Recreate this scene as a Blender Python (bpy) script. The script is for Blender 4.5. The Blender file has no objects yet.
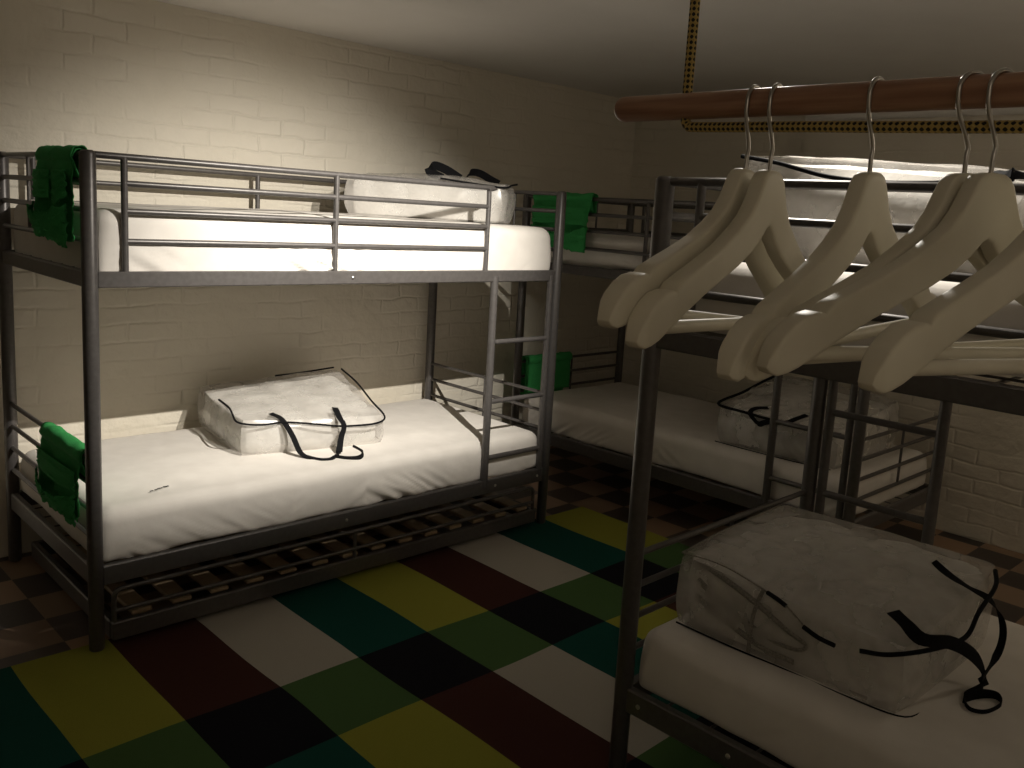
import bpy, math, random
from mathutils import Vector, Matrix, noise
R = math.radians
scene = bpy.context.scene
col = scene.collection
random.seed(4)

# ------------------------------------------------------------------ helpers
class MB:
    """collects geometry for one mesh object"""
    def __init__(s):
        s.v = []; s.f = []; s.m = []; s.uv = {}; s.flat = set()
    def face(s, idx, mat=0, uv=None, flat=False):
        s.f.append(idx); s.m.append(mat)
        if uv: s.uv[len(s.f) - 1] = uv
        if flat: s.flat.add(len(s.f) - 1)
    def box(s, c, d, mat=0, ch=0.003):
        """chamfered box: centre c, full size d"""
        hx, hy, hz = d[0] / 2, d[1] / 2, d[2] / 2
        ch = min(ch, hx * .6, hy * .6, hz * .6)
        ids = {}
        for sx in (-1, 1):
            for sy in (-1, 1):
                for sz in (-1, 1):
                    for ax in range(3):
                        p = [sx * (hx - ch), sy * (hy - ch), sz * (hz - ch)]
                        p[ax] = (sx * hx, sy * hy, sz * hz)[ax]
                        ids[(sx, sy, sz, ax)] = len(s.v)
                        s.v.append(Vector((c[0] + p[0], c[1] + p[1], c[2] + p[2])))
        sg = (-1, 1)
        for ax in range(3):
            o = [a for a in range(3) if a != ax]
            for sn in sg:
                q = []
                for (a, b) in ((-1, -1), (1, -1), (1, 1), (-1, 1)):
                    k = [0, 0, 0]; k[ax] = sn; k[o[0]] = a; k[o[1]] = b
                    q.append(ids[(k[0], k[1], k[2], ax)])
                s.face(q if (sn > 0) == (ax != 1) else q[::-1], mat)
        for ax in range(3):                      # edges along ax
            o = [a for a in range(3) if a != ax]
            for a in sg:
                for b in sg:
                    k1 = [0, 0, 0]; k1[o[0]] = a; k1[o[1]] = b
                    k2 = list(k1); k1[ax] = -1; k2[ax] = 1
                    q = [ids[(*k1, o[0])], ids[(*k2, o[0])], ids[(*k2, o[1])], ids[(*k1, o[1])]]
                    s.face(q if (a * b > 0) == (ax != 1) else q[::-1], mat)
        for sx in sg:
            for sy in sg:
                for sz in sg:
                    q = [ids[(sx, sy, sz, a)] for a in range(3)]
                    s.face(q if sx * sy * sz > 0 else q[::-1], mat)
    def tube(s, pts, r, n=12, mat=0, cap=True, uvlen=None, closed=False):
        pts = [Vector(p) for p in pts]
        N = len(pts)
        rs = r if isinstance(r, (list, tuple)) else [r] * N
        T = []
        for i in range(N):
            a = pts[max(i - 1, 0)] if not closed else pts[i - 1]
            b = pts[min(i + 1, N - 1)] if not closed else pts[(i + 1) % N]
            t = (b - a)
            T.append(t.normalized() if t.length > 1e-9 else Vector((0, 0, 1)))
        up = Vector((0, 0, 1)) if abs(T[0].z) < .9 else Vector((1, 0, 0))
        nrm = (up - T[0] * up.dot(T[0])).normalized()
        base = len(s.v); L = 0; Ls = []
        for i in range(N):
            nrm = (nrm - T[i] * nrm.dot(T[i])).normalized()
            bi = T[i].cross(nrm)
            if i: L += (pts[i] - pts[i - 1]).length
            Ls.append(L)
            for k in range(n):
                a = 2 * math.pi * k / n
                s.v.append(pts[i] + (nrm * math.cos(a) + bi * math.sin(a)) * rs[i])
        for i in range(N if closed else N - 1):
            j = (i + 1) % N
            for k in range(n):
                k2 = (k + 1) % n
                s.face([base + i * n + k, base + i * n + k2, base + j * n + k2, base + j * n + k], mat,
                       [(k / n, Ls[i]), ((k + 1) / n, Ls[i]), ((k + 1) / n, Ls[j]), (k / n, Ls[j])])
        if cap and not closed:
            s.face([base + k for k in range(n)][::-1], mat, flat=True)
            s.face([base + (N - 1) * n + k for k in range(n)], mat, flat=True)
    def grid(s, fn, nu, nv, mat=0, flip=False):
        base = len(s.v)
        for j in range(nv + 1):
            for i in range(nu + 1):
                s.v.append(Vector(fn(i / nu, j / nv)))
        for j in range(nv):
            for i in range(nu):
                a = base + j * (nu + 1) + i
                q = [a, a + 1, a + nu + 2, a + nu + 1]
                s.face(q[::-1] if flip else q, mat, [(i / nu, j / nv), ((i + 1) / nu, j / nv), ((i + 1) / nu, (j + 1) / nv), (i / nu, (j + 1) / nv)])
    def build(s, name, mat, parent=None, smooth=40, loc=None):
        me = bpy.data.meshes.new(name)
        me.from_pydata([tuple(v) for v in s.v], [], s.f)
        mats = mat if isinstance(mat, (list, tuple)) else [mat]
        for m in mats: me.materials.append(m)
        for p, mi in zip(me.polygons, s.m):
            p.material_index = mi
            p.use_smooth = True
        if s.uv:
            uvl = me.uv_layers.new(name='UVMap')
            for fi, uv in s.uv.items():
                for li, c in zip(me.polygons[fi].loop_indices, uv): uvl.data[li].uv = c
        if smooth is not None: me.set_sharp_from_angle(angle=R(smooth))
        me.update()
        o = bpy.data.objects.new(name, me); col.objects.link(o)
        if parent: o.parent = parent
        if loc: o.location = loc
        return o

def tag(o, label=None, cat=None, group=None, kind=None):
    if label: o['label'] = label
    if cat: o['category'] = cat
    if group: o['group'] = group
    if kind: o['kind'] = kind
    return o
def empty(name, loc=(0, 0, 0), rz=0):
    o = bpy.data.objects.new(name, None); col.objects.link(o)
    o.location = loc; o.rotation_euler = (0, 0, rz); o.empty_display_size = .1
    return o
def copy_tree(o, parent=None):
    kids = [c for c in col.objects if c.parent == o]
    c = o.copy(); col.objects.link(c); c.parent = parent
    for k in kids: copy_tree(k, c)
    return c
def spline(pts, n=6):
    """Catmull-Rom through pts"""
    P = [Vector(p) for p in pts]; out = []
    for i in range(len(P) - 1):
        p0 = P[i - 1] if i else P[0] * 2 - P[1]
        p3 = P[i + 2] if i + 2 < len(P) else P[-1] * 2 - P[-2]
        for k in range(n):
            t = k / n
            out.append(.5 * ((2 * P[i]) + (P[i + 1] - p0) * t + (2 * p0 - 5 * P[i] + 4 * P[i + 1] - p3) * t * t + (3 * P[i] - p0 - 3 * P[i + 1] + p3) * t ** 3))
    out.append(P[-1].copy())
    return out
def interp(tab, x):
    for (a, b), (c, d) in zip(tab, tab[1:]):
        if x <= c: return b + (d - b) * (x - a) / (c - a)
    return tab[-1][1]
def fbm(p, sc, oct=3):
    return noise.fractal(Vector(p) * sc, 1.0, 2.0, oct)

# ------------------------------------------------------------------ materials
def new_mat(name):
    m = bpy.data.materials.new(name); m.use_nodes = True
    nt = m.node_tree; b = nt.nodes['Principled BSDF']
    return m, nt, b
def node(nt, t, **kw):
    n = nt.nodes.new(t)
    for k, v in kw.items(): setattr(n, k, v)
    return n
def bump_noise(nt, b, scale, strength, dist=.002, detail=4, coord='Object'):
    tc = node(nt, 'ShaderNodeTexCoord'); n = node(nt, 'ShaderNodeTexNoise')
    n.inputs['Scale'].default_value = scale; n.inputs['Detail'].default_value = detail
    bp = node(nt, 'ShaderNodeBump'); bp.inputs['Strength'].default_value = strength; bp.inputs['Distance'].default_value = dist
    nt.links.new(tc.outputs[coord], n.inputs['Vector']); nt.links.new(n.outputs['Fac'], bp.inputs['Height'])
    nt.links.new(bp.outputs['Normal'], b.inputs['Normal'])
    return n, bp
def var_color(nt, b, n, c1, c2, lo=.35, hi=.65):
    r = node(nt, 'ShaderNodeValToRGB')
    r.color_ramp.elements[0].position = lo; r.color_ramp.elements[1].position = hi
    r.color_ramp.elements[0].color = (*c1, 1); r.color_ramp.elements[1].color = (*c2, 1)
    nt.links.new(n.outputs['Fac'], r.inputs['Fac']); nt.links.new(r.outputs['Color'], b.inputs['Base Color'])

def simple(name, c1, c2, rough, scale=30, bump=.1, dist=.001, metallic=0, spec=.5):
    m, nt, b = new_mat(name)
    b.inputs['Roughness'].default_value = rough; b.inputs['Metallic'].default_value = metallic
    b.inputs['Specular IOR Level'].default_value = spec
    n, bp = bump_noise(nt, b, scale, bump, dist)
    var_color(nt, b, n, c1, c2)
    return m
M = {}
M['metal'] = simple('dark_grey_painted_steel', (.105, .097, .093), (.125, .116, .112), .38, 60, .04, .0005, .35)
M['bolt'] = simple('zinc_bolt', (.55, .53, .5), (.65, .63, .6), .3, 40, .05, .0005, .9)
M['sheet'] = simple('white_cotton_sheet', (.74, .70, .65), (.79, .75, .70), .9, 11, .4, .006, 0, .2)
M['ink'] = simple('black_ink', (.02, .02, .02), (.03, .03, .03), .8)
M['webbing'] = simple('black_webbing', (.004, .004, .005), (.008, .008, .009), .85, 300, .3, .001, 0, .15)
M['hanger'] = simple('cream_painted_wood', (.70, .65, .52), (.75, .70, .57), .45, 18, .04, .001)
M['chrome'] = simple('steel_hook_wire', (.42, .40, .37), (.5, .48, .45), .28, 40, .02, .0005, 1)
M['pine'] = simple('pale_pine_slat', (.30, .22, .135), (.38, .28, .175), .6, 25, .1, .001)
M['green'] = simple('green_woven_fabric', (.042, .31, .085), (.058, .38, .11), .85, 220, .35, .001, 0, .2)
M['duvet'] = simple('white_duvet_cotton', (.78, .76, .72), (.84, .82, .78), .9, 9, .5, .02, 0, .2)
M['serge'] = simple('grey_overlocked_hem', (.16, .15, .13), (.30, .28, .25), .9, 260, .5, .001)
M['ceiling'] = simple('matt_ceiling_paint', (.74, .71, .67), (.76, .73, .69), .9, 6, .1, .003, 0, .2)
M['lampwhite'] = simple('white_lamp_metal', (.75, .74, .72), (.8, .79, .77), .4)

def plastic():
    m, nt, b = new_mat('clear_milky_plastic')
    b.inputs['Base Color'].default_value = (.62, .59, .55, 1)
    b.inputs['Roughness'].default_value = .22
    b.inputs['Specular IOR Level'].default_value = .8
    tc = node(nt, 'ShaderNodeTexCoord')
    n = node(nt, 'ShaderNodeTexNoise'); n.noise_type = 'RIDGED_MULTIFRACTAL'
    n.inputs['Scale'].default_value = 2.2; n.inputs['Detail'].default_value = 1.5; n.inputs['Distortion'].default_value = .9
    n2 = node(nt, 'ShaderNodeTexNoise'); n2.inputs['Scale'].default_value = 9; n2.inputs['Detail'].default_value = 4
    bp = node(nt, 'ShaderNodeBump'); bp.inputs['Strength'].default_value = .45; bp.inputs['Distance'].default_value = .02
    nt.links.new(tc.outputs['Object'], n.inputs['Vector']); nt.links.new(tc.outputs['Object'], n2.inputs['Vector'])
    nt.links.new(n.outputs['Fac'], bp.inputs['Height']); nt.links.new(bp.outputs['Normal'], b.inputs['Normal'])
    mr = node(nt, 'ShaderNodeMapRange')
    mr.inputs['From Min'].default_value = .35; mr.inputs['From Max'].default_value = .65
    mr.inputs['To Min'].default_value = .30; mr.inputs['To Max'].default_value = .62
    nt.links.new(n2.outputs['Fac'], mr.inputs['Value']); nt.links.new(mr.outputs['Result'], b.inputs['Alpha'])
    return m
M['plastic'] = plastic()

def brick(name, axis):
    m, nt, b = new_mat(name)
    tc = node(nt, 'ShaderNodeTexCoord'); sep = node(nt, 'ShaderNodeSeparateXYZ'); cmb = node(nt, 'ShaderNodeCombineXYZ')
    nt.links.new(tc.outputs['Object'], sep.inputs[0])
    nt.links.new(sep.outputs['X' if axis == 'x' else 'Y'], cmb.inputs['X']); nt.links.new(sep.outputs['Z'], cmb.inputs['Y'])
    # wobble so that the courses are hand-laid
    nz = node(nt, 'ShaderNodeTexNoise'); nz.inputs['Scale'].default_value = 7; nz.inputs['Detail'].default_value = 3
    nt.links.new(cmb.outputs[0], nz.inputs['Vector'])
    sub = node(nt, 'ShaderNodeVectorMath', operation='SUBTRACT'); sub.inputs[1].default_value = (.5, .5, .5)
    nt.links.new(nz.outputs['Color'], sub.inputs[0])
    scl = node(nt, 'ShaderNodeVectorMath', operation='SCALE'); scl.inputs['Scale'].default_value = .034
    nt.links.new(sub.outputs[0], scl.inputs[0])
    add = node(nt, 'ShaderNodeVectorMath', operation='ADD')
    nt.links.new(cmb.outputs[0], add.inputs[0]); nt.links.new(scl.outputs[0], add.inputs[1])
    bt = node(nt, 'ShaderNodeTexBrick')
    bt.inputs['Scale'].default_value = 1; bt.inputs['Brick Width'].default_value = .235; bt.inputs['Row Height'].default_value = .077
    bt.inputs['Mortar Size'].default_value = .010; bt.inputs['Mortar Smooth'].default_value = 1; bt.inputs['Bias'].default_value = 0
    bt.inputs['Color1'].default_value = (1, 1, 1, 1); bt.inputs['Color2'].default_value = (.6, .6, .6, 1); bt.inputs['Mortar'].default_value = (0, 0, 0, 1)
    nt.links.new(add.outputs[0], bt.inputs['Vector'])
    n2 = node(nt, 'ShaderNodeTexNoise'); n2.inputs['Scale'].default_value = 16; n2.inputs['Detail'].default_value = 6
    nt.links.new(cmb.outputs[0], n2.inputs['Vector'])
    # mortar depth fades in and out where the paint has filled the joints
    n3 = node(nt, 'ShaderNodeTexNoise'); n3.inputs['Scale'].default_value = 2.6; n3.inputs['Detail'].default_value = 2
    nt.links.new(cmb.outputs[0], n3.inputs['Vector'])
    mr = node(nt, 'ShaderNodeMapRange'); mr.inputs['From Min'].default_value = .42; mr.inputs['From Max'].default_value = .64
    mr.inputs['To Min'].default_value = .08; mr.inputs['To Max'].default_value = 1
    nt.links.new(n3.outputs['Fac'], mr.inputs['Value'])
    inv = node(nt, 'ShaderNodeMath', operation='MULTIPLY')
    nt.links.new(bt.outputs['Color'], inv.inputs[0]); nt.links.new(mr.outputs['Result'], inv.inputs[1])
    ad = node(nt, 'ShaderNodeMath', operation='MULTIPLY_ADD'); ad.inputs[1].default_value = 1.3
    nt.links.new(n2.outputs['Fac'], ad.inputs[0]); nt.links.new(inv.outputs[0], ad.inputs[2])
    bp = node(nt, 'ShaderNodeBump'); bp.inputs['Strength'].default_value = .52; bp.inputs['Distance'].default_value = .012
    nt.links.new(ad.outputs[0], bp.inputs['Height']); nt.links.new(bp.outputs['Normal'], b.inputs['Normal'])
    var_color(nt, b, n3, (.71, .655, .55), (.75, .695, .595))
    b.inputs['Roughness'].default_value = .7; b.inputs['Specular IOR Level'].default_value = .3
    return m
M['brick_x'] = brick('cream_painted_brick_long', 'x'); M['brick_y'] = brick('cream_painted_brick_end', 'y')

def tiles():
    m, nt, b = new_mat('brown_and_black_floor_tiles')
    tc = node(nt, 'ShaderNodeTexCoord'); mp = node(nt, 'ShaderNodeMapping')
    T = .204
    mp.inputs['Location'].default_value = (.06 / T + 40, -.125 / T + 40, 0.5); mp.inputs['Scale'].default_value = (1 / T, 1 / T, 0)
    nt.links.new(tc.outputs['Object'], mp.inputs['Vector'])
    ch = node(nt, 'ShaderNodeTexChecker'); ch.inputs['Scale'].default_value = 1
    nt.links.new(mp.outputs[0], ch.inputs['Vector'])
    fl = node(nt, 'ShaderNodeVectorMath', operation='FLOOR'); nt.links.new(mp.outputs[0], fl.inputs[0])
    wn = node(nt, 'ShaderNodeTexWhiteNoise'); nt.links.new(fl.outputs[0], wn.inputs['Vector'])
    r1 = node(nt, 'ShaderNodeValToRGB'); r1.color_ramp.elements[0].color = (.20, .125, .08, 1); r1.color_ramp.elements[1].color = (.34, .21, .125, 1)
    e = r1.color_ramp.elements.new(.5); e.color = (.27, .185, .125, 1)
    r2 = node(nt, 'ShaderNodeValToRGB'); r2.color_ramp.elements[0].color = (.035, .028, .025, 1); r2.color_ramp.elements[1].color = (.075, .054, .044, 1)
    for r in (r1, r2): nt.links.new(wn.outputs['Value'], r.inputs['Fac'])
    mx = node(nt, 'ShaderNodeMix', data_type='RGBA')
    nt.links.new(ch.outputs['Fac'], mx.inputs['Factor']); nt.links.new(r2.outputs['Color'], mx.inputs[6]); nt.links.new(r1.outputs['Color'], mx.inputs[7])
    nz = node(nt, 'ShaderNodeTexNoise'); nz.inputs['Scale'].default_value = 25; nz.inputs['Detail'].default_value = 5
    nt.links.new(tc.outputs['Object'], nz.inputs['Vector'])
    m2 = node(nt, 'ShaderNodeMix', data_type='RGBA', blend_type='MULTIPLY'); m2.inputs['Factor'].default_value = .5
    nt.links.new(mx.outputs[2], m2.inputs[6]); nt.links.new(nz.outputs['Color'], m2.inputs[7])
    nt.links.new(mx.outputs[2], b.inputs['Base Color'])
    bp = node(nt, 'ShaderNodeBump'); bp.inputs['Strength'].default_value = .15; bp.inputs['Distance'].default_value = .002
    nt.links.new(nz.outputs['Fac'], bp.inputs['Height']); nt.links.new(bp.outputs['Normal'], b.inputs['Normal'])
    b.inputs['Roughness'].default_value = .5
    return m
M['tiles'] = tiles()

def wood():
    m, nt, b = new_mat('red_brown_varnished_wood')
    tc = node(nt, 'ShaderNodeTexCoord'); mp = node(nt, 'ShaderNodeMapping'); mp.inputs['Scale'].default_value = (60, 3, 60)
    nt.links.new(tc.outputs['Object'], mp.inputs['Vector'])
    n = node(nt, 'ShaderNodeTexNoise'); n.inputs['Scale'].default_value = 2.2; n.inputs['Detail'].default_value = 5
    nt.links.new(mp.outputs[0], n.inputs['Vector'])
    var_color(nt, b, n, (.27, .135, .08), (.40, .225, .14))
    b.inputs['Roughness'].default_value = .38
    return m
M['wood'] = wood()

def ropemat():
    m, nt, b = new_mat('yellow_black_braided_rope')
    uv = node(nt, 'ShaderNodeUVMap'); uv.uv_map = 'UVMap'; sep = node(nt, 'ShaderNodeSeparateXYZ')
    nt.links.new(uv.outputs[0], sep.inputs[0])
    def mad(a, k, out):
        n = node(nt, 'ShaderNodeMath', operation='MULTIPLY'); n.inputs[1].default_value = k
        nt.links.new(a, n.inputs[0]); return n.outputs[0]
    a = mad(sep.outputs['X'], 2 * math.pi * 3, 0); c = mad(sep.outputs['Y'], 2 * math.pi / .0115, 0)
    s = []
    for op in ('ADD', 'SUBTRACT'):
        q = node(nt, 'ShaderNodeMath', operation=op); nt.links.new(a, q.inputs[0]); nt.links.new(c, q.inputs[1])
        w = node(nt, 'ShaderNodeMath', operation='SINE'); nt.links.new(q.outputs[0], w.inputs[0]); s.append(w.outputs[0])
    mu = node(nt, 'ShaderNodeMath', operation='MULTIPLY'); nt.links.new(s[0], mu.inputs[0]); nt.links.new(s[1], mu.inputs[1])
    r = node(nt, 'ShaderNodeValToRGB'); r.color_ramp.elements[0].position = .12; r.color_ramp.elements[1].position = .22
    r.color_ramp.elements[0].color = (.46, .33, .10, 1); r.color_ramp.elements[1].color = (.02, .018, .015, 1)
    nt.links.new(mu.outputs[0], r.inputs['Fac']); nt.links.new(r.outputs['Color'], b.inputs['Base Color'])
    ab = node(nt, 'ShaderNodeMath', operation='ABSOLUTE'); nt.links.new(mu.outputs[0], ab.inputs[0])
    bp = node(nt, 'ShaderNodeBump'); bp.inputs['Strength'].default_value = .5; bp.inputs['Distance'].default_value = .002
    nt.links.new(ab.outputs[0], bp.inputs['Height']); nt.links.new(bp.outputs['Normal'], b.inputs['Normal'])
    b.inputs['Roughness'].default_value = .85
    return m
M['rope'] = ropemat()
RUGC = {'white': ((.37, .345, .30), (.44, .41, .355)), 'yellow': ((.25, .25, .035), (.31, .31, .05)), 'maroon': ((.050, .019, .015), (.066, .026, .021)),
        'teal': ((.006, .055, .045), (.010, .075, .06)), 'green': ((.055, .115, .038), (.075, .145, .05)), 'black': ((.006, .006, .009), (.010, .010, .014))}
RUGN = list(RUGC)
RUGM = [simple('rug_wool_' + k, *RUGC[k], .95, 420, .5, .002, 0, .1) for k in RUGN]

# ------------------------------------------------------------------ room
ZC = 2.26; XMIN, XMAX, YMIN, YMAX = -2.0, 3.70, -4.3, 0.985
def slab(name, fn, mat, label=None):
    b = MB(); fn(b); o = b.build(name, mat, smooth=None)
    for p in o.data.polygons: p.use_smooth = False
    o['kind'] = 'structure'
    return o
slab('floor', lambda b: b.box(((XMIN + XMAX) / 2, (YMIN + YMAX) / 2, -.05), (XMAX - XMIN + .5, YMAX - YMIN + .5, .1), ch=.0005), M['tiles'])
slab('ceiling', lambda b: b.box(((XMIN + XMAX) / 2, (YMIN + YMAX) / 2, ZC + .05), (XMAX - XMIN + .5, YMAX - YMIN + .5, .1), ch=.0005), M['ceiling'])
slab('wall_left', lambda b: b.box(((XMIN + XMAX) / 2, YMAX + .06, ZC / 2), (XMAX - XMIN + .4, .12, ZC), ch=.0005), M['brick_x'])
def wb(b):
    b.box((XMAX + .1, (YMIN - .283) / 2, ZC / 2), (.2, -.283 - YMIN, ZC), ch=.0005)
    b.box((XMAX + .12, (-.283 + YMAX) / 2, ZC / 2), (.16, YMAX + .283, ZC), ch=.0005)
slab('wall_back', wb, M['brick_y'])
slab('wall_right', lambda b: b.box(((XMIN + XMAX) / 2, YMIN - .06, ZC / 2), (XMAX - XMIN + .4, .12, ZC), ch=.0005), M['brick_x'])
slab('wall_front', lambda b: b.box((XMIN - .06, (YMIN + YMAX) / 2, ZC / 2), (.12, YMAX - YMIN, ZC), ch=.0005), M['brick_y'])
# pipe along the back wall under the ceiling
b = MB(); b.tube([(3.676, -.285, 2.108), (3.676, -.30, 2.108), (3.676, -2, 2.112), (3.676, YMIN + .01, 2.116)], [.008, .022, .022, .022], 14)
tag(b.build('wall_pipe', M['ceiling']), 'pale pipe running along the back wall just under the ceiling', 'pipe')

# ------------------------------------------------------------------ rug
xs = [-.81, -.52, -.23, .05, .34, .635, .92, 1.205, 1.49, 1.78, 2.10, 2.40]
ys = [.045, -.565, -.90, -1.50, -1.83, -2.42]
seq1 = ['white', 'teal', 'yellow', 'maroon', 'white', 'teal', 'yellow', 'maroon', 'white', 'teal', 'yellow']
seq3 = seq1[2:] + ['maroon', 'white']
seq2 = ['green' if i % 2 == 0 else 'black' for i in range(11)]
RT = .005
def rug():
    b = MB()
    nx, ny = 6, 6
    X = []; 
    for i in range(len(xs) - 1):
        X += [xs[i] + (xs[i + 1] - xs[i]) * k / nx for k in range(nx)]
    X.append(xs[-1])
    Y = []
    for j in range(len(ys) - 1):
        Y += [ys[j] + (ys[j + 1] - ys[j]) * k / ny for k in range(ny)]
    Y.append(ys[-1])
    def P(i, j, z):
        x, y = X[i], Y[j]
        wx = .012 * noise.noise(Vector((x * 3, y * 2.2, 0))); wy = .012 * noise.noise(Vector((x * 2.4, y * 3, 5)))
        skew = .012 * (y + .5)            # the weave is not quite square
        return (x + wx - skew * .6, y + wy + .0 * x, z)
    W_ = len(X); H_ = len(Y)
    for z in (RT, 0):
        for j in range(H_):
            for i in range(W_): b.v.append(Vector(P(i, j, z)))
    for j in range(H_ - 1):
        for i in range(W_ - 1):
            r = j // ny; c = i // nx
            name = (seq1, seq2, seq3, seq2, seq1)[r][c]
            a = j * W_ + i
            b.face([a, a + W_, a + W_ + 1, a + 1], RUGN.index(name))
    o = W_ * H_
    def side(a, c): b.face([a, c, c + o, a + o], RUGN.index('black'))
    for i in range(W_ - 1):
        side(i, i + 1); side((H_ - 1) * W_ + i + 1, (H_ - 1) * W_ + i)
    for j in range(H_ - 1):
        side((j + 1) * W_, j * W_); side(j * W_ + W_ - 1, (j + 1) * W_ + W_ - 1)
    return tag(b.build('patchwork_rug', RUGM), 'large flat woven rug in green, yellow, maroon, black and white rectangles on the tiled floor', 'rug')
rug()

# ------------------------------------------------------------------ bunk beds
L, W, H = 2.05, .92, 1.595
def make_bed():
    root = empty('bunk_bed')
    for (x, y) in ((0, 0), (0, W), (L, 0), (L, W)):
        b = MB()
        rr = .0235
        b.tube([(x, y, 0), (x, y, .004), (x, y, H - .010), (x, y, H - .004), (x, y, H)], [rr - .003, rr, rr, rr - .003, rr - .009], 20)
        b.build('bed_post', M['metal'], root)
    ZU, ZL = 1.207, .250
    for z, h in ((ZU, .050), (ZL, .066)):
        for y in (0, W):
            b = MB(); s = -1 if y == 0 else 1
            b.box((L / 2, y, z), (L - .036, .026, h), ch=.004)
            rl = b.build('side_rail', M['metal'], root)
            for bx in (.93, L - .33, L - .06):
                if z == ZU and bx != .93: continue
                k = MB(); k.tube([(bx, y + s * .012, z), (bx, y + s * .0155, z), (bx, y + s * .017, z)], [.0065, .0065, .004], 10)
                k.build('bolt', M['bolt'], rl)
        for x in (0, L):
            b = MB(); b.box((x, W / 2, z), (.026, W - .036, h), ch=.004)
            b.build('end_rail', M['metal'], root)
    # guard rails on the upper bunk
    zs = (1.583, 1.503, 1.418, 1.325); r = .0105
    b = MB(); xe = 1.605
    b.tube(spline([(.02, 0, zs[0]), (.8, 0, zs[0]), (xe - .03, 0, zs[0]), (xe - .006, 0, zs[0] - .008), (xe, 0, zs[0] - .035), (xe, 0, 1.4), (xe, 0, ZU)], 5), r, 12)
    for z in zs[1:]: b.tube([(.105, 0, z), (xe, 0, z)], r * .9, 12)
    for x in (.105, .857): b.tube([(x, 0, zs[0]), (x, 0, ZU)], r, 12)
    b.build('guard_rail', M['metal'], root)
    b = MB()
    b.tube([(.02, W, zs[0]), (L - .02, W, zs[0])], r, 12)
    for z in zs[1:]: b.tube([(.105, W, z), (L - .105, W, z)], r * .9, 12)
    for x in (.105, 1.022, L - .105): b.tube([(x, W, zs[0]), (x, W, ZU)], r, 12)
    b.build('guard_rail', M['metal'], root)
    for x in (0, L):
        b = MB()
        for z in (1.583, 1.503, 1.418, 1.325): b.tube([(x, .015, z), (x, W - .015, z)], r * .85, 12)
        for y in (.31, .595): b.tube([(x, y, 1.583), (x, y, 1.325)], .006, 10)
        b.build('headboard', M['metal'], root)
        b = MB()
        for z in (.640, .553, .466, .377): b.tube([(x, .015, z), (x, W - .015, z)], r * .8, 12)
        b.tube([(x, .46, .640), (x, .46, .377)], .006, 10)
        b.build('headboard', M['metal'], root)
    # ladder
    lad = MB()
    for x in (L - .043, L - .392): lad.tube([(x, -.004, ZL), (x, -.004, ZU)], .0150 if x > 1.9 else .0175, 14)
    ladder = lad.build('ladder', M['metal'], root)
    for z in (.915, .645, .385):
        k = MB(); k.tube([(L - .392, -.004, z), (L - .043, -.004, z)], .0115, 12); k.build('rung', M['metal'], ladder)
    # wire mesh bases that carry the mattresses
    for z in (ZU + .014, ZL + .022):
        b = MB()
        for i in range(1, 16): b.tube([(L * i / 16, .0, z), (L * i / 16, W, z)], .004, 6)
        for j in range(1, 8): b.tube([(.0, W * j / 8, z + .005), (L, W * j / 8, z + .005)], .003, 6)
        b.build('mesh_base', M['metal'], root)
    return root
BEDG = 'dark grey metal bunk beds'
bed_left = make_bed()
tag(bed_left, 'dark grey metal bunk bed against the left brick wall, with slatted underbed', 'bunk bed', BEDG)
bed_left.location = (0, 0, RT)
tR = math.pi / 2 + .010
AX, AY = .799, -1.539
OR = (AX - L * math.cos(tR) + W * math.sin(tR), AY - L * math.sin(tR) - W * math.cos(tR))
bed_right = copy_tree(bed_left); bed_right.location = (*OR, RT); bed_right.rotation_euler = (0, 0, tR)
tag(bed_right, 'dark grey metal bunk bed behind the coat hangers, cut off by the photo edge')
OF = (2.556, .747); tF = -math.pi / 2 + .003
bed_far = copy_tree(bed_left); bed_far.location = (*OF, 0); bed_far.rotation_euler = (0, 0, tF)
tag(bed_far, 'dark grey metal bunk bed in the dim far corner against the back wall')

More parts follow.
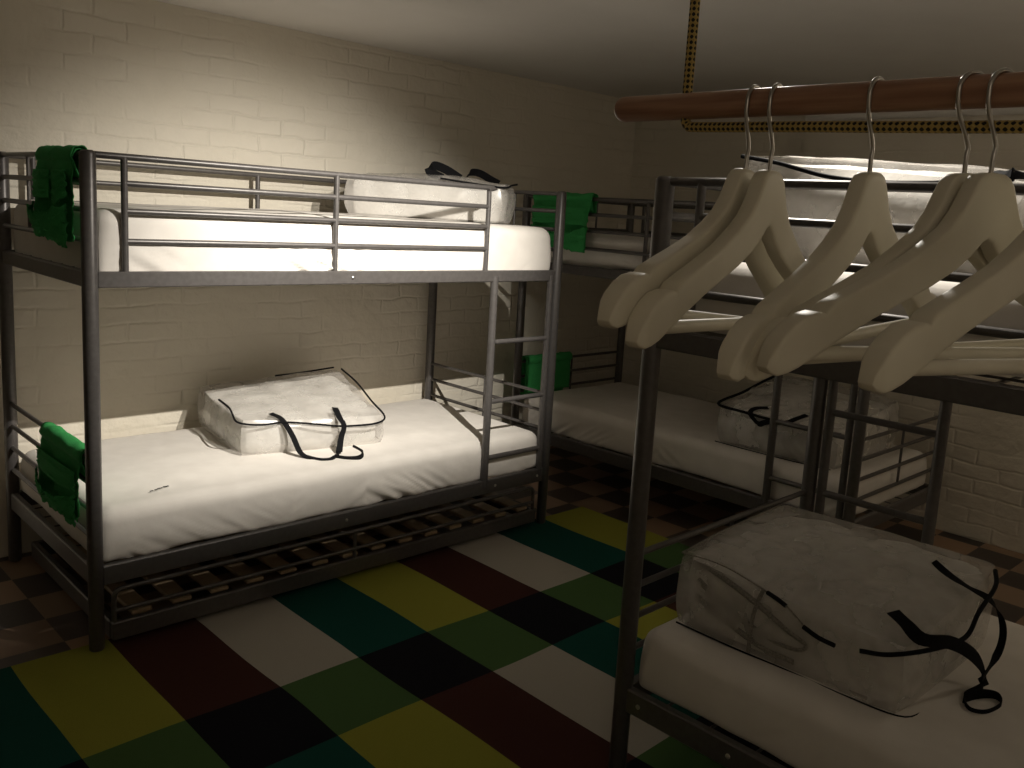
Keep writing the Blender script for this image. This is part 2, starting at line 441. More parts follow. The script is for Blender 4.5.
# ------------------------------------------------------------------ mattresses
def make_mattress(seed, x0, x1, y0, y1, zb, zt, r0=.045, crown=.012, label_print=False, wr=1.0):
    hx, hy, hz = (x1 - x0) / 2, (y1 - y0) / 2, (zt - zb) / 2
    c = Vector(((x0 + x1) / 2, (y0 + y1) / 2, (zb + zt) / 2))
    def shape(p):
        h = (hx, hy, hz)
        r = .018 + (r0 - .018) * max(0, min(1, (p.z / hz + .9) / 1.2))
        inner = Vector([max(-(h[i] - r), min(h[i] - r, p[i])) for i in range(3)])
        d = p - inner
        q = inner + (d.normalized() * r if d.length > 1e-9 else d)
        ex, ey, ez = q.x / hx, q.y / hy, q.z / hz
        w = Vector((q.x, q.y, q.z + 7 * seed))
        # pillowy crown, sides that belly out, elastic gathers low on the sides
        top = max(0, ez)
        q.z += crown * (1 - ex ** 2) * (1 - ey ** 4) * top + .004 * fbm(w, 3.5) * top
        side = max(abs(ey) ** 8, abs(ex) ** 30)
        bul = (1 - ez ** 2) * .008
        if abs(ey) > .85: q.y += math.copysign(bul, ey)
        if abs(ex) > .93: q.x += math.copysign(bul, ex)
        low = max(0, min(1, (.35 - ez) / 1.1))
        sl = 1.6 if noise.noise(Vector((q.x * 1.1, seed, 0))) > 0 else -1.6
        g = (1 - 2.4 * abs(noise.noise(Vector(((q.x + sl * q.z) * 17, q.z * 5, seed * 2.3))))) * max(0, noise.noise(Vector((q.x * 2.6, q.y * 2.6, seed * 3.1))) * 1.6 + .15)
        q += Vector((0, math.copysign(1, ey) * side, 0)) * (.020 * wr * low * g)
        q.z += .006 * low * fbm(w, 6) + (.012 * low * noise.noise(Vector((q.x * 2.2, q.y * 2, seed))) if ez < -.5 else 0)
        return c + q
    b = MB()
    NX, NY, NZ = 200, 54, 20
    F = [(lambda u, v: Vector(((2 * u - 1) * hx, (2 * v - 1) * hy, hz)), NX, NY, False),
         (lambda u, v: Vector(((2 * u - 1) * hx, (2 * v - 1) * hy, -hz)), NX // 4, NY // 3, True),
         (lambda u, v: Vector(((2 * u - 1) * hx, -hy, (2 * v - 1) * hz)), NX, NZ, False),
         (lambda u, v: Vector(((2 * u - 1) * hx, hy, (2 * v - 1) * hz)), NX, NZ, True),
         (lambda u, v: Vector((-hx, (2 * u - 1) * hy, (2 * v - 1) * hz)), NY, NZ, True),
         (lambda u, v: Vector((hx, (2 * u - 1) * hy, (2 * v - 1) * hz)), NY, NZ, False)]
    for fn, nu, nv, fl in F:
        b.grid(lambda u, v: shape(fn(u, v)), nu, nv, 0, fl)
    o = b.build('mattress', M['sheet'], smooth=60)
    if label_print:
        k = MB()
        for (x, y, l) in ((.222, .110, .012), (.240, .116, .010), (.256, .124, .018), (.280, .132, .020)):
            z = c.z + hz + .0085
            k.box((x, y, z), (l, .006, .0015), ch=.0004)
        t = k.build('size_print', M['ink'], o); t['label'] = 'small black print on the sheet'
    return o
MG = 'mattresses in fitted white sheets'
def place(o, org, rz, dz): o.location = (org[0], org[1], dz); o.rotation_euler = (0, 0, rz)
lo_a = make_mattress(1.0, .026, 2.022, .016, .905, .277, .458, label_print=True)
up_a = make_mattress(2.0, .030, 2.022, .014, .905, 1.214, 1.424, wr=.7)
tag(lo_a, 'white sheeted mattress on the lower bunk against the left wall, in lamp light', 'mattress', MG); place(lo_a, (0, 0), 0, RT)
tag(up_a, 'brightly lit white sheeted mattress on the upper bunk against the left wall', 'mattress', MG); place(up_a, (0, 0), 0, RT)
lo_r = make_mattress(3.0, .030, 2.022, .026, .900, .277, .452, wr=.4); place(lo_r, OR, tR, RT)
tag(lo_r, 'white sheeted mattress on the near lower bunk under the big bag, lower right corner', 'mattress', MG)
up_r = make_mattress(4.0, .030, 2.015, .028, .892, 1.232, 1.405, wr=1.2); place(up_r, OR, tR, RT)
tag(up_r, 'white sheeted mattress on the upper bunk seen behind the coat hangers', 'mattress', MG)
lo_f = make_mattress(5.0, .030, 2.015, .026, .895, .277, .454, wr=1.0); place(lo_f, OF, tF, 0)
tag(lo_f, 'dim white sheeted mattress on the lower bunk along the back wall', 'mattress', MG)
up_f = make_mattress(6.0, .030, 2.015, .028, .892, 1.232, 1.405, wr=.7); place(up_f, OF, tF, 0)
tag(up_f, 'dim white sheeted mattress on the upper bunk along the back wall', 'mattress', MG)

# ------------------------------------------------------------------ slatted underbed below the left bunk
def underbed():
    root = empty('underbed', (0, 0, RT))
    tag(root, 'low slatted underbed frame on the rug beneath the lit lower bunk', 'underbed')
    b = MB()
    b.box((1.02, -.004, .050), (1.95, .026, .062), ch=.004); b.build('side_rail', M['metal'], root)
    b = MB(); b.box((1.02, .86, .050), (1.95, .026, .062), ch=.004); b.build('side_rail', M['metal'], root)
    for x in (.055, 1.985):
        b = MB(); b.box((x, .43, .050), (.026, .85, .062), ch=.004); b.build('end_rail', M['metal'], root)
    b = MB()
    b.tube(spline([(.055, 0, .075), (.055, 0, .15), (.060, .0, .178), (.085, 0, .190), (.2, 0, .190), (1.0, 0, .190), (1.85, 0, .190), (1.955, 0, .190), (1.980, 0, .178), (1.985, 0, .15), (1.985, 0, .075)], 5), .0085, 12)
    b.tube([(.055, 0, .116), (1.985, 0, .116)], .0075, 12)
    b.tube([(.98, 0, .075), (.98, 0, .19)], .0075, 12)
    b.build('guard_rail', M['metal'], root)
    for i in range(14):
        b = MB(); x = .1465 + i * .1365
        b.box((x, .43, .091), (.068, .855, .016), ch=.004); b.build('slat', M['pine'], root)
underbed()

# ------------------------------------------------------------------ clear storage bags with a duvet inside
def bag_shape(corn, zb, zt, bulge_top, bulge_side, seed, crump, fold=None, N=40, NZ=14, inset=0.0, rnd=.35):
    """corn: 4 (x, y) ground corners FL FR BR BL; zt: 4 corner heights; returns MB with a pillowy crumpled box"""
    C = [Vector((x, y)) for x, y in corn]
    cen = sum(C, Vector((0, 0))) / 4
    C = [c + (cen - c).normalized() * inset for c in C]
    def base(u, v): return C[0] * (1 - u) * (1 - v) + C[1] * u * (1 - v) + C[2] * u * v + C[3] * (1 - u) * v
    def hz(u, v): return zt[0] * (1 - u) * (1 - v) + zt[1] * u * (1 - v) + zt[2] * u * v + zt[3] * (1 - u) * v
    def shape(u, v, w):
        # round the vertical corners and the top edge a little
        a, c = 2 * u - 1, 2 * v - 1
        k = 1 - .050 * rnd * (abs(a) ** 6) * (abs(c) ** 6) * 2
        a *= k; c *= k
        e = .030 * rnd * max(0, (w - .82) / .18) ** 2 + .022 * rnd * max(0, (.12 - w) / .12) ** 2
        a *= 1 - e; c *= 1 - e
        u2, v2 = (a + 1) / 2, (c + 1) / 2
        p = base(u2, v2); d = p - cen
        top = hz(u2, v2) + bulge_top * (1 - a * a) * (1 - c * c)
        z = zb + (top - zb) * w
        bl = bulge_side * (4 * w * (1 - w))
        if d.length > 1e-6:
            edge = max(abs(a), abs(c)) ** 6
            p = p + d.normalized() * bl * edge
        q = Vector((p.x, p.y, z))
        sd = Vector((seed * 3.7, seed * 1.3, seed))
        rid = 1 - 2 * abs(noise.noise((q + sd) * 5.5))
        rid2 = 1 - 2 * abs(noise.noise((q + sd) * 17))
        n = crump * (rid * .75 + rid2 * .10 + fbm(q + sd, 4, 2) * .8)
        out = Vector((d.x, d.y, 0)).normalized() * (max(abs(a), abs(c)) ** 4) + Vector((0, 0, 1)) * (1 if w > .9 else .0)
        f = min(1, w * 4)
        q += out * n * f
        if fold: q = fold(q, u, v, w)
        return q
    b = MB()
    for fn, nu, nv, fl in ((lambda u, v: (u, v, 1), N, N, False), (lambda u, v: (u, v, 0), N // 2, N // 2, True), (lambda u, v: (u, 0, v), N, NZ, False),
                           (lambda u, v: (u, 1, v), N, NZ, True), (lambda u, v: (0, u, v), N, NZ, True), (lambda u, v: (1, u, v), N, NZ, False)):
        b.grid(lambda u, v: shape(*fn(u, v)), nu, nv, 0, fl)
    return b
def ribbon(b, pts, wdir, width, th=.002, n=5):
    """flat webbing along pts; wdir one vector or one per point"""
    P = spline(pts, n)
    ws = wdir if isinstance(wdir, list) else [wdir] * len(pts)
    ws = spline(ws, n)
    base = len(b.v); N = len(P)
    for i in range(N):
        t = (P[min(i + 1, N - 1)] - P[max(i - 1, 0)]).normalized()
        w = ws[i] - t * ws[i].dot(t)
        w = w.normalized() * width / 2 if w.length > 1e-6 else Vector((width / 2, 0, 0))
        nn = t.cross(w).normalized() * th / 2
        for q in (w + nn, w - nn, -w - nn, -w + nn): b.v.append(P[i] + q)
    for i in range(N - 1):
        for k in range(4):
            a = base + i * 4 + k; c = base + i * 4 + (k + 1) % 4
            b.face([a, a + 4, c + 4, c])
    b.face([base + k for k in range(4)]); b.face([base + (N - 1) * 4 + k for k in range(4)][::-1])
BG = 'clear plastic storage bags'; DG = 'duvets packed in clear bags'
def bag(label, duvet_label, corn, zb, zt, bt, bs, seed, crump=.006, zip_pts=(), zip_r=.004, straps=(), base_pts=(), fold=None, extra=None):
    root = empty('storage_bag', (0, 0, 0)); tag(root, label, 'storage bag', BG)
    o = bag_shape(corn, zb, zt, bt, bs, seed, crump, fold).build('bag_body', M['plastic'], root, smooth=70)
    for zp in zip_pts:
        b = MB(); b.tube(spline(zp, 6), zip_r * 1.15, 8); z = b.build('zip', M['webbing'], root); z['label'] = 'black zip edging'
    for (pts, wd, w) in straps:
        b = MB(); ribbon(b, pts, wd, w); s = b.build('handle', M['webbing'], root); s['label'] = 'black webbing carrying handle'
    if base_pts:
        b = MB(); b.tube(spline(base_pts, 6), .0025, 8); z = b.build('seam', M['webbing'], root); z['label'] = 'dark bottom seam'
    d = bag_shape(corn, zb + .008, [z - .022 for z in zt], bt * .85, bs * .4 - .01, seed + 20, .012, fold, N=30, NZ=8, inset=.018, rnd=.6).build('duvet', M['duvet'], smooth=80)
    tag(d, duvet_label, 'duvet', DG)
    return root, d
V = Vector
def fold_back(q, u, v, w):          # the lid slopes back from the front edge
    k = max(0, (w - .70) / .30) * (1 - v) * min(1, (1 - u) / .25)
    return q + Vector((.11 * k, 0, .012 * k))
# near bag on the right lower bunk
zipR = [[(.890, -1.870, .639), (.886, -1.900, .634), (.884, -1.924, .627)], [(.878, -1.975, .597), (.874, -2.015, .588), (.872, -2.056, .586)],
    [(.873, -2.113, .597), (.886, -2.171, .608), (.966, -2.228, .618), (1.136, -2.240, .597), (1.208, -2.240, .638), (1.333, -2.232, .665), (1.410, -2.205, .677)]]
bagR, duvR = bag('big clear zipped bag with a duvet on the near lower bunk, lower right', 'white duvet folded inside the big clear bag on the near lower bunk',
    [(.918, -2.195), (1.47, -2.20), (1.50, -1.56), (.905, -1.60)], .459, [.610, .672, .650, .640], .026, .012, 11, .0055,
    zipR, .0048,
    [([(.971, -2.135, .668), (.943, -2.176, .664), (.917, -2.222, .655), (1.022, -2.245, .623), (1.125, -2.260, .570), (1.187, -2.272, .514), (1.166, -2.280, .478), (1.110, -2.266, .466), (1.063, -2.290, .463), (1.077, -2.321, .464), (1.136, -2.333, .466), (1.162, -2.315, .472), (1.135, -2.289, .477), (1.085, -2.270, .480)],
      [V((.6, -.6, .2))] * 2 + [V((.3, -.4, .8)), V((0, 0, 1)), V((.4, 0, .8)), V((.8, .2, .3)), V((.5, 0, .8)), V((.2, .2, 1)), V((0, 0, 1)), V((0, 0, 1)), V((0, 0, 1)), V((0, 0, 1)), V((0, 0, 1)), V((0, 0, 1))], .030),
     ([(1.345, -2.078, .674), (1.288, -2.142, .672), (1.262, -2.195, .668), (1.274, -2.240, .651), (1.294, -2.262, .613), (1.283, -2.277, .579), (1.254, -2.282, .545), (1.205, -2.280, .518), (1.150, -2.284, .510)],
      [V((.6, .5, .1))] * 3 + [V((.3, .4, .6)), V((.2, .4, .1)), V((.2, .6, .1)), V((.2, .6, .1)), V((0, 0, 1)), V((0, 0, 1))], .017)],
    [(.899, -1.616, .462), (.898, -1.777, .462), (.905, -1.933, .462), (.908, -2.084, .462), (.930, -2.205, .462), (1.032, -2.222, .462)])
b = MB(); b.tube(spline([(.912, -1.606, .647), (.905, -1.696, .657), (.898, -1.772, .656), (.890, -1.870, .639), (.884, -1.924, .627), (.878, -1.982, .595)], 6), .0022, 8); k = b.build('seam', M['serge'], bagR); k['label'] = 'grey lid seam'
b = MB(); b.tube(spline([(.912, -1.606, .647), (1.1, -1.592, .655), (1.3, -1.578, .655), (1.49, -1.562, .652)], 6), .0022, 8); k = b.build('seam', M['serge'], bagR); k['label'] = 'grey lid seam'
# overlocked hems of the folded duvet showing through the front, and its tie band
for pts in ([(.925, -1.64, .625), (.913, -1.70, .630), (.903, -1.78, .615), (.900, -1.86, .590), (.903, -1.93, .560), (.905, -1.975, .545), (.905, -1.955, .525), (.903, -1.88, .522), (.905, -1.80, .540), (.910, -1.72, .565), (.917, -1.66, .590)],
            [(.915, -1.66, .545), (.905, -1.76, .518), (.902, -1.86, .495), (.905, -1.95, .490)]):
    b = MB(); b.tube(spline(pts, 8), .0075, 8); h = b.build('hem', M['serge'], duvR); h['label'] = 'grey ribbed duvet edge'
b = MB(); ribbon(b, [(.900, -1.855, .640), (.893, -1.845, .600), (.889, -1.838, .550), (.893, -1.835, .470)], V((0, 1, 0)), .010); k = b.build('tie_band', M['serge'], duvR); k['label'] = 'grey tie band'
# bag on the left lower bunk
bag('clear zipped bag lying on the lit lower bunk by the left wall', 'white duvet inside the clear bag on the lit lower bunk',
    [(.660, .335), (1.245, .205), (1.37, .78), (.735, .90)], .466, [.612, .588, .690, .640], .014, .020, 23, .008,
    [[(.712, .64, .637), (.688, .50, .634), (.664, .42, .627), (.648, .355, .612), (.675, .318, .604), (.744, .300, .598), (.814, .285, .602), (.928, .255, .588), (1.028, .225, .572), (1.10, .208, .568), (1.20, .190, .570), (1.258, .215, .588), (1.290, .366, .625), (1.34, .56, .668), (1.378, .75, .696)],
     [(1.08, .845, .672), (1.20, .825, .680), (1.36, .79, .698)]], .0036,
    [([(.794, .350, .628), (.815, .300, .612), (.835, .250, .555), (.848, .205, .490), (.870, .165, .474), (.900, .125, .471), (.940, .110, .471), (.990, .150, .476), (1.022, .185, .526), (1.045, .200, .564), (1.045, .205, .585), (1.040, .225, .604), (1.075, .320, .626)],
      [V((.8, .2, 0))] * 4 + [V((.6, .5, .2)), V((.3, .8, .2)), V((.1, .8, .5)), V((.5, .3, .5)), V((.8, .2, .2)), V((.8, .2, 0)), V((.8, .2, 0)), V((.8, .2, 0)), V((.8, .2, 0))], .027),
     ([(.955, .130, .473), (.990, .085, .472), (1.038, .068, .473), (1.080, .105, .474), (1.095, .165, .473), (1.10, .215, .473)], [V((.2, .6, .6))] * 6, .022)],
    [(.662, .338, .468), (.766, .296, .468), (.894, .268, .468), (1.072, .222, .468), (1.232, .200, .468)])
# bag on the left upper bunk
bag('clear zipped bag with raised black handles on the brightly lit upper bunk', 'white duvet inside the clear bag on the brightly lit upper bunk',
    [(1.28, .60), (1.80, .14), (2.0, .27), (1.62, .86)], 1.437, [1.610, 1.600, 1.615, 1.640], .020, .015, 37, .009,
    [[(1.60, .33, 1.622), (1.72, .21, 1.606), (1.81, .13, 1.598), (1.90, .18, 1.612), (2.01, .26, 1.622)]], .004,
    [([(1.70, .44, 1.628), (1.62, .44, 1.655), (1.655, .45, 1.682), (1.72, .44, 1.668), (1.79, .42, 1.632)], [V((.5, -.2, .8)), V((.7, -.2, .5)), V((.2, -.2, 1)), V((.4, -.3, .8)), V((.4, -.3, .8))], .040),
     ([(1.86, .46, 1.635), (1.90, .48, 1.668), (1.955, .47, 1.668), (1.985, .42, 1.640), (1.99, .37, 1.622)], [V((.4, -.3, .8))] * 5, .036)])
# bag on the right upper bunk
bag('clear zipped bag lit from above on the upper bunk behind the coat hangers', 'white duvet inside the clear bag on the upper bunk behind the coat hangers',
    [(1.0, -2.27), (1.56, -2.24), (1.54, -1.60), (1.0, -1.62)], 1.418, [1.620, 1.640, 1.670, 1.664], .018, .012, 41, .007,
    [[(1.0, -1.615, 1.664), (.984, -1.72, 1.648), (.978, -1.79, 1.632), (.976, -1.863, 1.616), (.978, -1.97, 1.606), (.984, -2.10, 1.607), (.990, -2.25, 1.618)]], .0045,
    [([(1.02, -2.20, 1.634), (.985, -2.245, 1.628), (.985, -2.30, 1.612), (1.0, -2.32, 1.56)], [V((.3, .8, 0))] * 4, .025)], fold=fold_back)
# bag on the far lower bunk
bag('clear zipped bag with black handles on the dim lower bunk along the back wall', 'white duvet inside the clear bag on the dim far lower bunk',
    [(2.66, -1.17), (3.30, -1.16), (3.33, -.50), (2.64, -.57)], .464, [.625, .70, .72, .638], .022, .015, 53, .009,
    [[(3.34, -.49, .722), (3.12, -.505, .695), (2.90, -.53, .668), (2.655, -.553, .643), (2.63, -.711, .636), (2.63, -.844, .630), (2.635, -.976, .626), (2.64, -1.10, .626), (2.66, -1.18, .628)]], .006,
    [([(2.72, -.784, .660), (2.67, -.746, .656), (2.632, -.745, .636), (2.618, -.80, .600), (2.60, -.85, .62), (2.62, -.93, .632), (2.67, -.965, .655), (2.73, -.975, .664)], [V((.3, 1, .2))] * 8, .026)],
    [(2.615, -.58, .468), (2.612, -.776, .468), (2.62, -.97, .468), (2.64, -1.16, .468)])

# ------------------------------------------------------------------ green bed pockets
def pocket(label, org, ux, out, w, h, seed, back=.09, gape=.05, skew=0, slit=True):
    """org: point on the rail at one end; ux: unit vector along the rail; out: unit vector outward"""
    root = empty('bed_pocket', org); tag(root, label, 'bed pocket', 'green fabric bed pockets')
    ux, out = V(ux), V(out); up = V((0, 0, 1))
    def pt(s, o, z): return ux * s + out * o + up * z
    nz = lambda a, b, k: noise.noise(V((a * 6 + seed * 9, b * 7, seed * 3 + k)))
    rr = .019
    def drape(u, v):
        # v: 0 behind the rail bottom -> over the rail -> down the front
        arc = math.pi * rr; tot = back + arc + h; d = v * tot
        sx = u * w * (1 - .06 * max(0, d - back - arc) / h) + .03 * w * max(0, d - back - arc) / h * (1 if skew == 0 else 0) + skew * max(0, d - back - arc) / h
        if d < back: o, z = -rr, -(back - d)
        elif d < back + arc:
            a = math.pi - (d - back) / rr; o, z = math.cos(a) * rr, math.sin(a) * rr
        else: o, z = rr, -(d - back - arc)
        k = min(1, max(0, d - back - arc) / .08)
        o += k * (.012 * nz(u, v * 3, 0) + .010 * math.sin(u * 11 + seed) * k) + .004 * nz(u * 2, v * 2, 4) + .008 * k
        z += .010 * nz(u * 1.3, v, 2) * (1 if v > .5 else 0)
        return pt(sx, o, z)
    def finish(b, nm, th=.003, lab=None):
        o = b.build(nm, M['green'], root, smooth=60)
        md = o.modifiers.new('thick', 'SOLIDIFY'); md.thickness = th; md.offset = 0
        if lab: o['label'] = lab
        return o
    b = MB(); b.grid(drape, 26, 34); finish(b, 'back_panel')
    # rolled band round the rail
    def band(u, v):
        a = math.pi * (1.25 - 1.75 * v); q = rr + .008 + .004 * nz(u * 2, v, 7)
        o, z = math.cos(a) * q, math.sin(a) * q
        if v > .85: z -= (v - .85) * .30
        return pt(u * w * 1.02 - .01 * w, o, z + .006 * nz(u, 0, 8))
    b = MB(); b.grid(band, 24, 20); finish(b, 'hanging_band')
    # two upper flaps with an open slit between them
    for (a0, a1, dz) in (((.02, .50, 0), (.60, .97, .012)) if slit else ((.02, .97, 0),)):
        def flap(u, v, a0=a0, a1=a1, dz=dz):
            z0, z1 = -.048, -.52 * h + dz
            s = (a0 + (a1 - a0) * u) * w
            if slit and a0 > .3: s += .03 * w * v * (1 - u)
            z = z0 + (z1 - z0) * v - (.035 * (1 - abs(2 * u - 1)) * (v if a0 > .3 else 0))
            o = rr + .020 + .012 * math.sin(math.pi * u) * (.4 + v) + .010 * nz(u * 2, v * 2, 11 + a0)
            return pt(s + skew * v * .5, o, z)
        b = MB(); b.grid(flap, 12, 16); finish(b, 'flap')
    # lower pouch that gapes open
    def pouch(u, v):
        z0, z1 = -.56 * h, -1.0 * h
        open_ = math.sin(math.pi * min(1, max(0, u))) ** .7
        o = rr + .022 + gape * open_ * (1 - v) ** 1.1 + .012 * open_ * math.sin(math.pi * v) + .010 * nz(u * 3, v * 3, 17)
        z = z0 + (z1 - z0) * v - .035 * open_ * (1 - v) + .020 * nz(u * 2, v, 19) - .03 * (u - .5) * v
        return pt(u * w * .96 + .02 * w + skew * (.55 + .45 * v), o, z)
    b = MB(); b.grid(pouch, 22, 18); finish(b, 'pouch')
    return root
pocket('green fabric pocket hung on the end of the brightly lit upper bunk', (0, .405, 1.585), (0, -1, 0), (-1, 0, 0), .340, .265, 1)
pocket('green fabric pocket hung on the end of the lit lower bunk by the left wall', (0, .450, .642), (0, -1, 0), (-1, 0, 0), .400, .215, 2, skew=-.0, gape=.035, slit=False)
pocket('green fabric pocket hung on the upper bunk along the back wall', (2.553, .668, 1.583), (0, -1, 0), (-1, 0, 0), .425, .265, 3, gape=.012, slit=False)
pocket('dim green fabric pocket hung on the end of the far lower bunk', (2.985, .749, .645), (-1, 0, 0), (0, 1, 0), .38, .215, 4, gape=.02, slit=False, back=.19)

# ------------------------------------------------------------------ hanging wooden rod, rope and coat hangers
BX, BZ, BR = -.123, 1.619, .0142
b = MB()
b.tube([(BX, -2.167, BZ), (BX, -2.168, BZ), (BX, -2.170, BZ), (BX, -2.175, BZ), (BX, -3.3, BZ), (BX, -3.305, BZ)], [BR * .80, BR * .86, BR * .95, BR, BR, BR * .8], 28)
tag(b.build('clothes_rod', M['wood']), 'red-brown wooden clothes rod hung on a rope, carrying white hangers', 'clothes rod')
b = MB()
rp = spline([(BX, -2.261, ZC), (BX, -2.260, 2.0), (BX, -2.260, 1.70), (BX, -2.260, 1.625), (BX, -2.2605, 1.606), (BX, -2.265, 1.5985), (BX, -2.280, 1.5965), (BX, -2.40, 1.594), (BX, -2.60, 1.589), (BX, -2.75, 1.589), (BX, -3.0, 1.593), (BX, -3.19, 1.5965), (BX, -3.203, 1.5985), (BX, -3.207, 1.606), (BX, -3.2075, 1.625), (BX, -3.207, 1.70), (BX, -3.206, 2.0), (BX, -3.206, ZC)], 8)
b.tube(rp, .0054, 14)
tag(b.build('rope', M['rope']), 'yellow rope with black flecks hanging from the ceiling and threaded under the wooden rod', 'rope')

ZT = [(0, 0), (.011, -.0006), (.017, -.003), (.022, -.008), (.027, -.018), (.034, -.032), (.046, -.0475), (.065, -.0625), (.09, -.079), (.12, -.094), (.15, -.1085), (.162, -.1145), (.166, -.1185), (.169, -.1225), (.175, -.122), (.186, -.125), (.197, -.132), (.206, -.141), (.212, -.150), (.216, -.160), (.217, -.166)]
ZB = [(0, -.056), (.006, -.059), (.018, -.072), (.035, -.0845), (.06, -.0985), (.09, -.1125), (.12, -.127), (.15, -.143), (.175, -.158), (.19, -.1665), (.20, -.171), (.208, -.173), (.214, -.171), (.217, -.167)]
def down(b):
    for v in b.v: v.z -= .0676
    return b
yb_ = .0045
def make_hanger():
    root = empty('coat_hanger')
    b = MB()
    xs_ = sorted(set([0] + [a for a, _ in ZT] + [a for a, _ in ZB] + [.217 * i / 36 for i in range(37)]))
    xs_ = [-x for x in xs_[::-1] if x > 0] + xs_
    K = 24
    for x in xs_:
        ax = abs(x); zt, zb = interp(ZT, ax), interp(ZB, ax)
        h = (zt - zb) / 2; zc = (zt + zb) / 2
        th = interp([(0, .0088), (.05, .0090), (.12, .0095), (.19, .0115), (.210, .0105), (.217, .006)], ax)
        yb = .006 * (ax / .217) ** 2
        for k in range(K):
            a = 2 * math.pi * k / K; c, s = math.cos(a), math.sin(a)
            e = .28
            b.v.append(V((x, yb + th * math.copysign(abs(c) ** e, c), zc + h * math.copysign(abs(s) ** e, s))))
    n = len(xs_)
    for i in range(n - 1):
        for k in range(K):
            k2 = (k + 1) % K
            b.face([i * K + k, (i + 1) * K + k, (i + 1) * K + k2, i * K + k2])
    b.face(list(range(K))); b.face([(n - 1) * K + k for k in range(K)][::-1])
    down(b).build('shoulder_frame', M['hanger'], root, smooth=50)
    b = MB(); b.tube([(-.192, yb_, -.156), (0, yb_, -.156), (.192, yb_, -.156)], .0062, 12); down(b).build('trouser_bar', M['hanger'], root)
    b = MB(); zc = .0676; rh = .0167
    pts = [(0, 0, -.004), (0, 0, .014), (.001, 0, .022), (-.006, 0, .036), (-.0125, 0, .046), (-.0160, 0, .056)]
    pts = [V(p) for p in pts]
    for d in range(185, -36, -10):
        pts.append(V((rh * math.cos(R(d)), 0, zc - .0006 + rh * math.sin(R(d)))))
    b.tube(spline(pts, 3), .0021, 10); h = down(b).build('hook', M['chrome'], root); h['label'] = 'bent steel wire hook'
    return root
hg = make_hanger()
hangers = [(-2.345, 7, 6, 'first white wooden coat hanger from the free end of the rod'),
           (-2.371, 6, 2, 'second white wooden coat hanger from the free end, close behind the first'),
           (-2.474, 1, -2, 'third white wooden coat hanger from the free end, hanging alone mid-rod'),
           (-2.558, -21, -2, 'fourth white wooden coat hanger from the free end, mostly hidden by the fifth'),
           (-2.582, -19, 1, 'fifth white wooden coat hanger from the free end, with the broadest front'),
           (-2.645, -12, 2, 'last white wooden coat hanger on the rod, its hook outside the photo')]
for i, (y, a, t, lab) in enumerate(hangers):
    o = hg if i == 0 else copy_tree(hg)
    o.location = (BX, y, BZ); o.rotation_euler = (0, R(t), R(a))
    tag(o, lab, 'coat hanger', 'white wooden coat hangers on the rod')

# ------------------------------------------------------------------ light
def aim(o, t): o.rotation_euler = (V(t) - o.location).to_track_quat('-Z', 'Y').to_euler()
def spot(name, loc, tgt, energy, ang, blend, color, rad=.02):
    l = bpy.data.lights.new(name, 'SPOT'); l.energy = energy; l.spot_size = R(ang); l.spot_blend = blend; l.color = color; l.shadow_soft_size = rad
    o = bpy.data.objects.new(name, l); col.objects.link(o); o.location = loc; aim(o, tgt); return o
LX, LY, LZ = .98, -1.46, 2.16
spot('ceiling_spot_wall', (LX, LY, LZ), (1.03, .0, .95), 345, 82, 1, (1, .94, .84), .006)
spot('ceiling_spot_bunk', (1.20, -1.50, 2.17), (1.02, -2.20, 1.62), 100, 98, 1, (1, .94, .84), .02)
# added, unseen twin spotlight body: one head boxed to cut its beam, one cone
fx = empty('added_spotlight', (LX, LY, ZC)); tag(fx, 'added unseen white twin-headed ceiling spotlight above the aisle, boxed to cut its beam', 'spotlight')
dz = LZ - ZC
b = MB()
b.box((-.0315, -.012, dz - .058), (.137, .122, .003), ch=.0005); b.box((-.0315, -.012, dz + .042), (.137, .122, .003), ch=.0005)
b.box((-.0315, -.072, dz - .008), (.137, .003, .10), ch=.0005)
for sx in (-.0985, .0365): b.box((sx, -.012, dz - .008), (.003, .122, .10), ch=.0005)
b.build('beam_block', M['lampwhite'], fx)  # plates added to stop the beam below the mattress edge and to the right
b = MB(); b.tube([(0, -.03, dz + .044), (0, -.03, -.001)], .008, 12); b.tube([(.22, -.03, -.055), (.22, -.03, -.001)], .008, 12); b.build('stem', M['lampwhite'], fx)
b = MB(); b.tube([(-.06, -.03, -.008), (.28, -.03, -.008)], .012, 12); b.build('ceiling_bar', M['lampwhite'], fx)
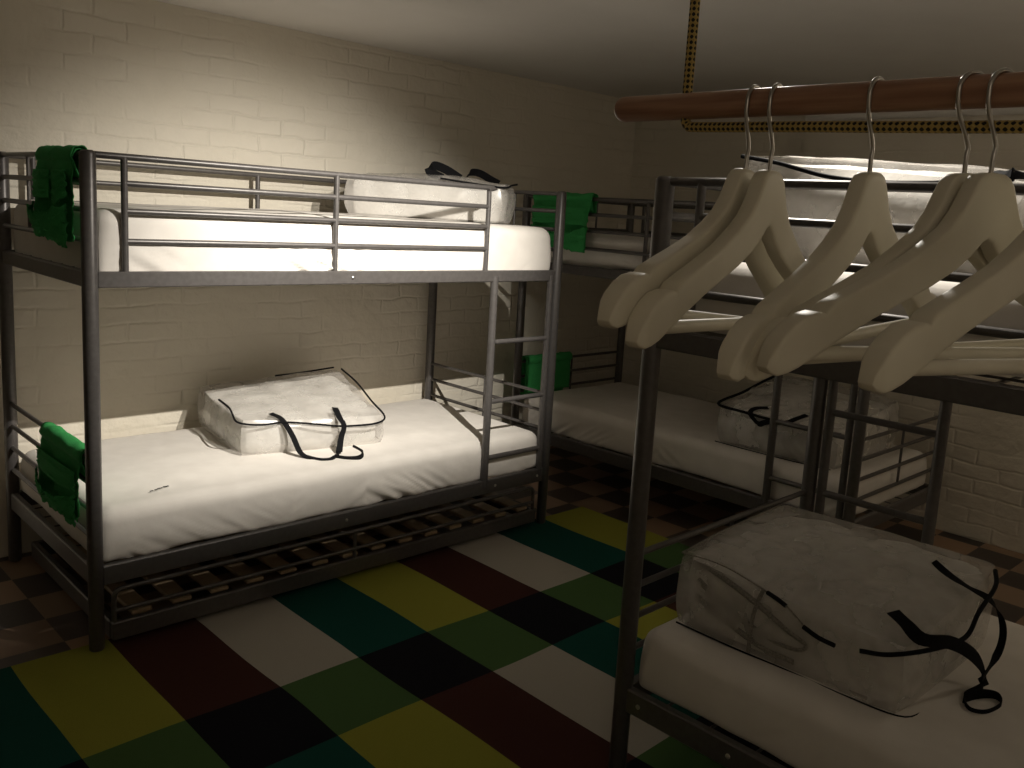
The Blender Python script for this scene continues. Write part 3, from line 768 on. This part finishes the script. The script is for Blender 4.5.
b = MB(); d = (V((.98, -2.35, 1.62)) - V((1.20, -1.50, 2.17))).normalized(); p0 = V((.22, -.04, -.09))
b.tube([p0 - d * .035, p0 - d * .03, p0 + d * .015], [.012, .030, .055], 20, cap=False); b.build('shade', M['lampwhite'], fx)
def point_light(name, loc, energy, color, rad):
    l = bpy.data.lights.new(name, 'POINT'); l.energy = energy; l.shadow_soft_size = rad; l.color = color
    o = bpy.data.objects.new(name, l); col.objects.link(o); o.location = loc
point_light('pendant_lamp', (2.75, -3.05, 1.95), 7, (1, .86, .66), .08)
point_light('added_fill', (-1.3, -3.5, 1.95), 2.3, (1, .88, .72), .15)  # added fill light behind the camera, no known lamp there
w = bpy.data.worlds.new('World'); scene.world = w; w.use_nodes = True
w.node_tree.nodes['Background'].inputs[0].default_value = (.05, .045, .04, 1); w.node_tree.nodes['Background'].inputs[1].default_value = .1

# ------------------------------------------------------------------ camera
C0 = V((-.930, -2.854, 1.495)); yaw, pit, rol, f = .784, -.159, .061, 881.09
F = V((math.cos(yaw) * math.cos(pit), math.sin(yaw) * math.cos(pit), math.sin(pit)))
r0 = V((math.sin(yaw), -math.cos(yaw), 0)); u0 = r0.cross(F)
Rv = r0 * math.cos(rol) + u0 * math.sin(rol); Uv = -r0 * math.sin(rol) + u0 * math.cos(rol)
cd = bpy.data.cameras.new('camera'); cam = bpy.data.objects.new('camera', cd); col.objects.link(cam)
m = Matrix.Identity(4)
for i in range(3): m[i][0], m[i][1], m[i][2], m[i][3] = Rv[i], Uv[i], -F[i], C0[i]
cam.matrix_world = m
cd.sensor_width = 36; cd.lens = f * 36 / 1024; cd.clip_start = .02
cd.shift_x = -21.804 / 1024; cd.shift_y = -29.772 / 1024
scene.camera = cam
scene.view_settings.view_transform = 'Standard'; scene.view_settings.look = 'None'
scene.view_settings.gamma = 1; scene.view_settings.use_curve_mapping = False
scene.view_settings.exposure = 0
scene.cycles.use_denoising = True
scene.cycles.max_bounces = 10; scene.cycles.transparent_max_bounces = 24
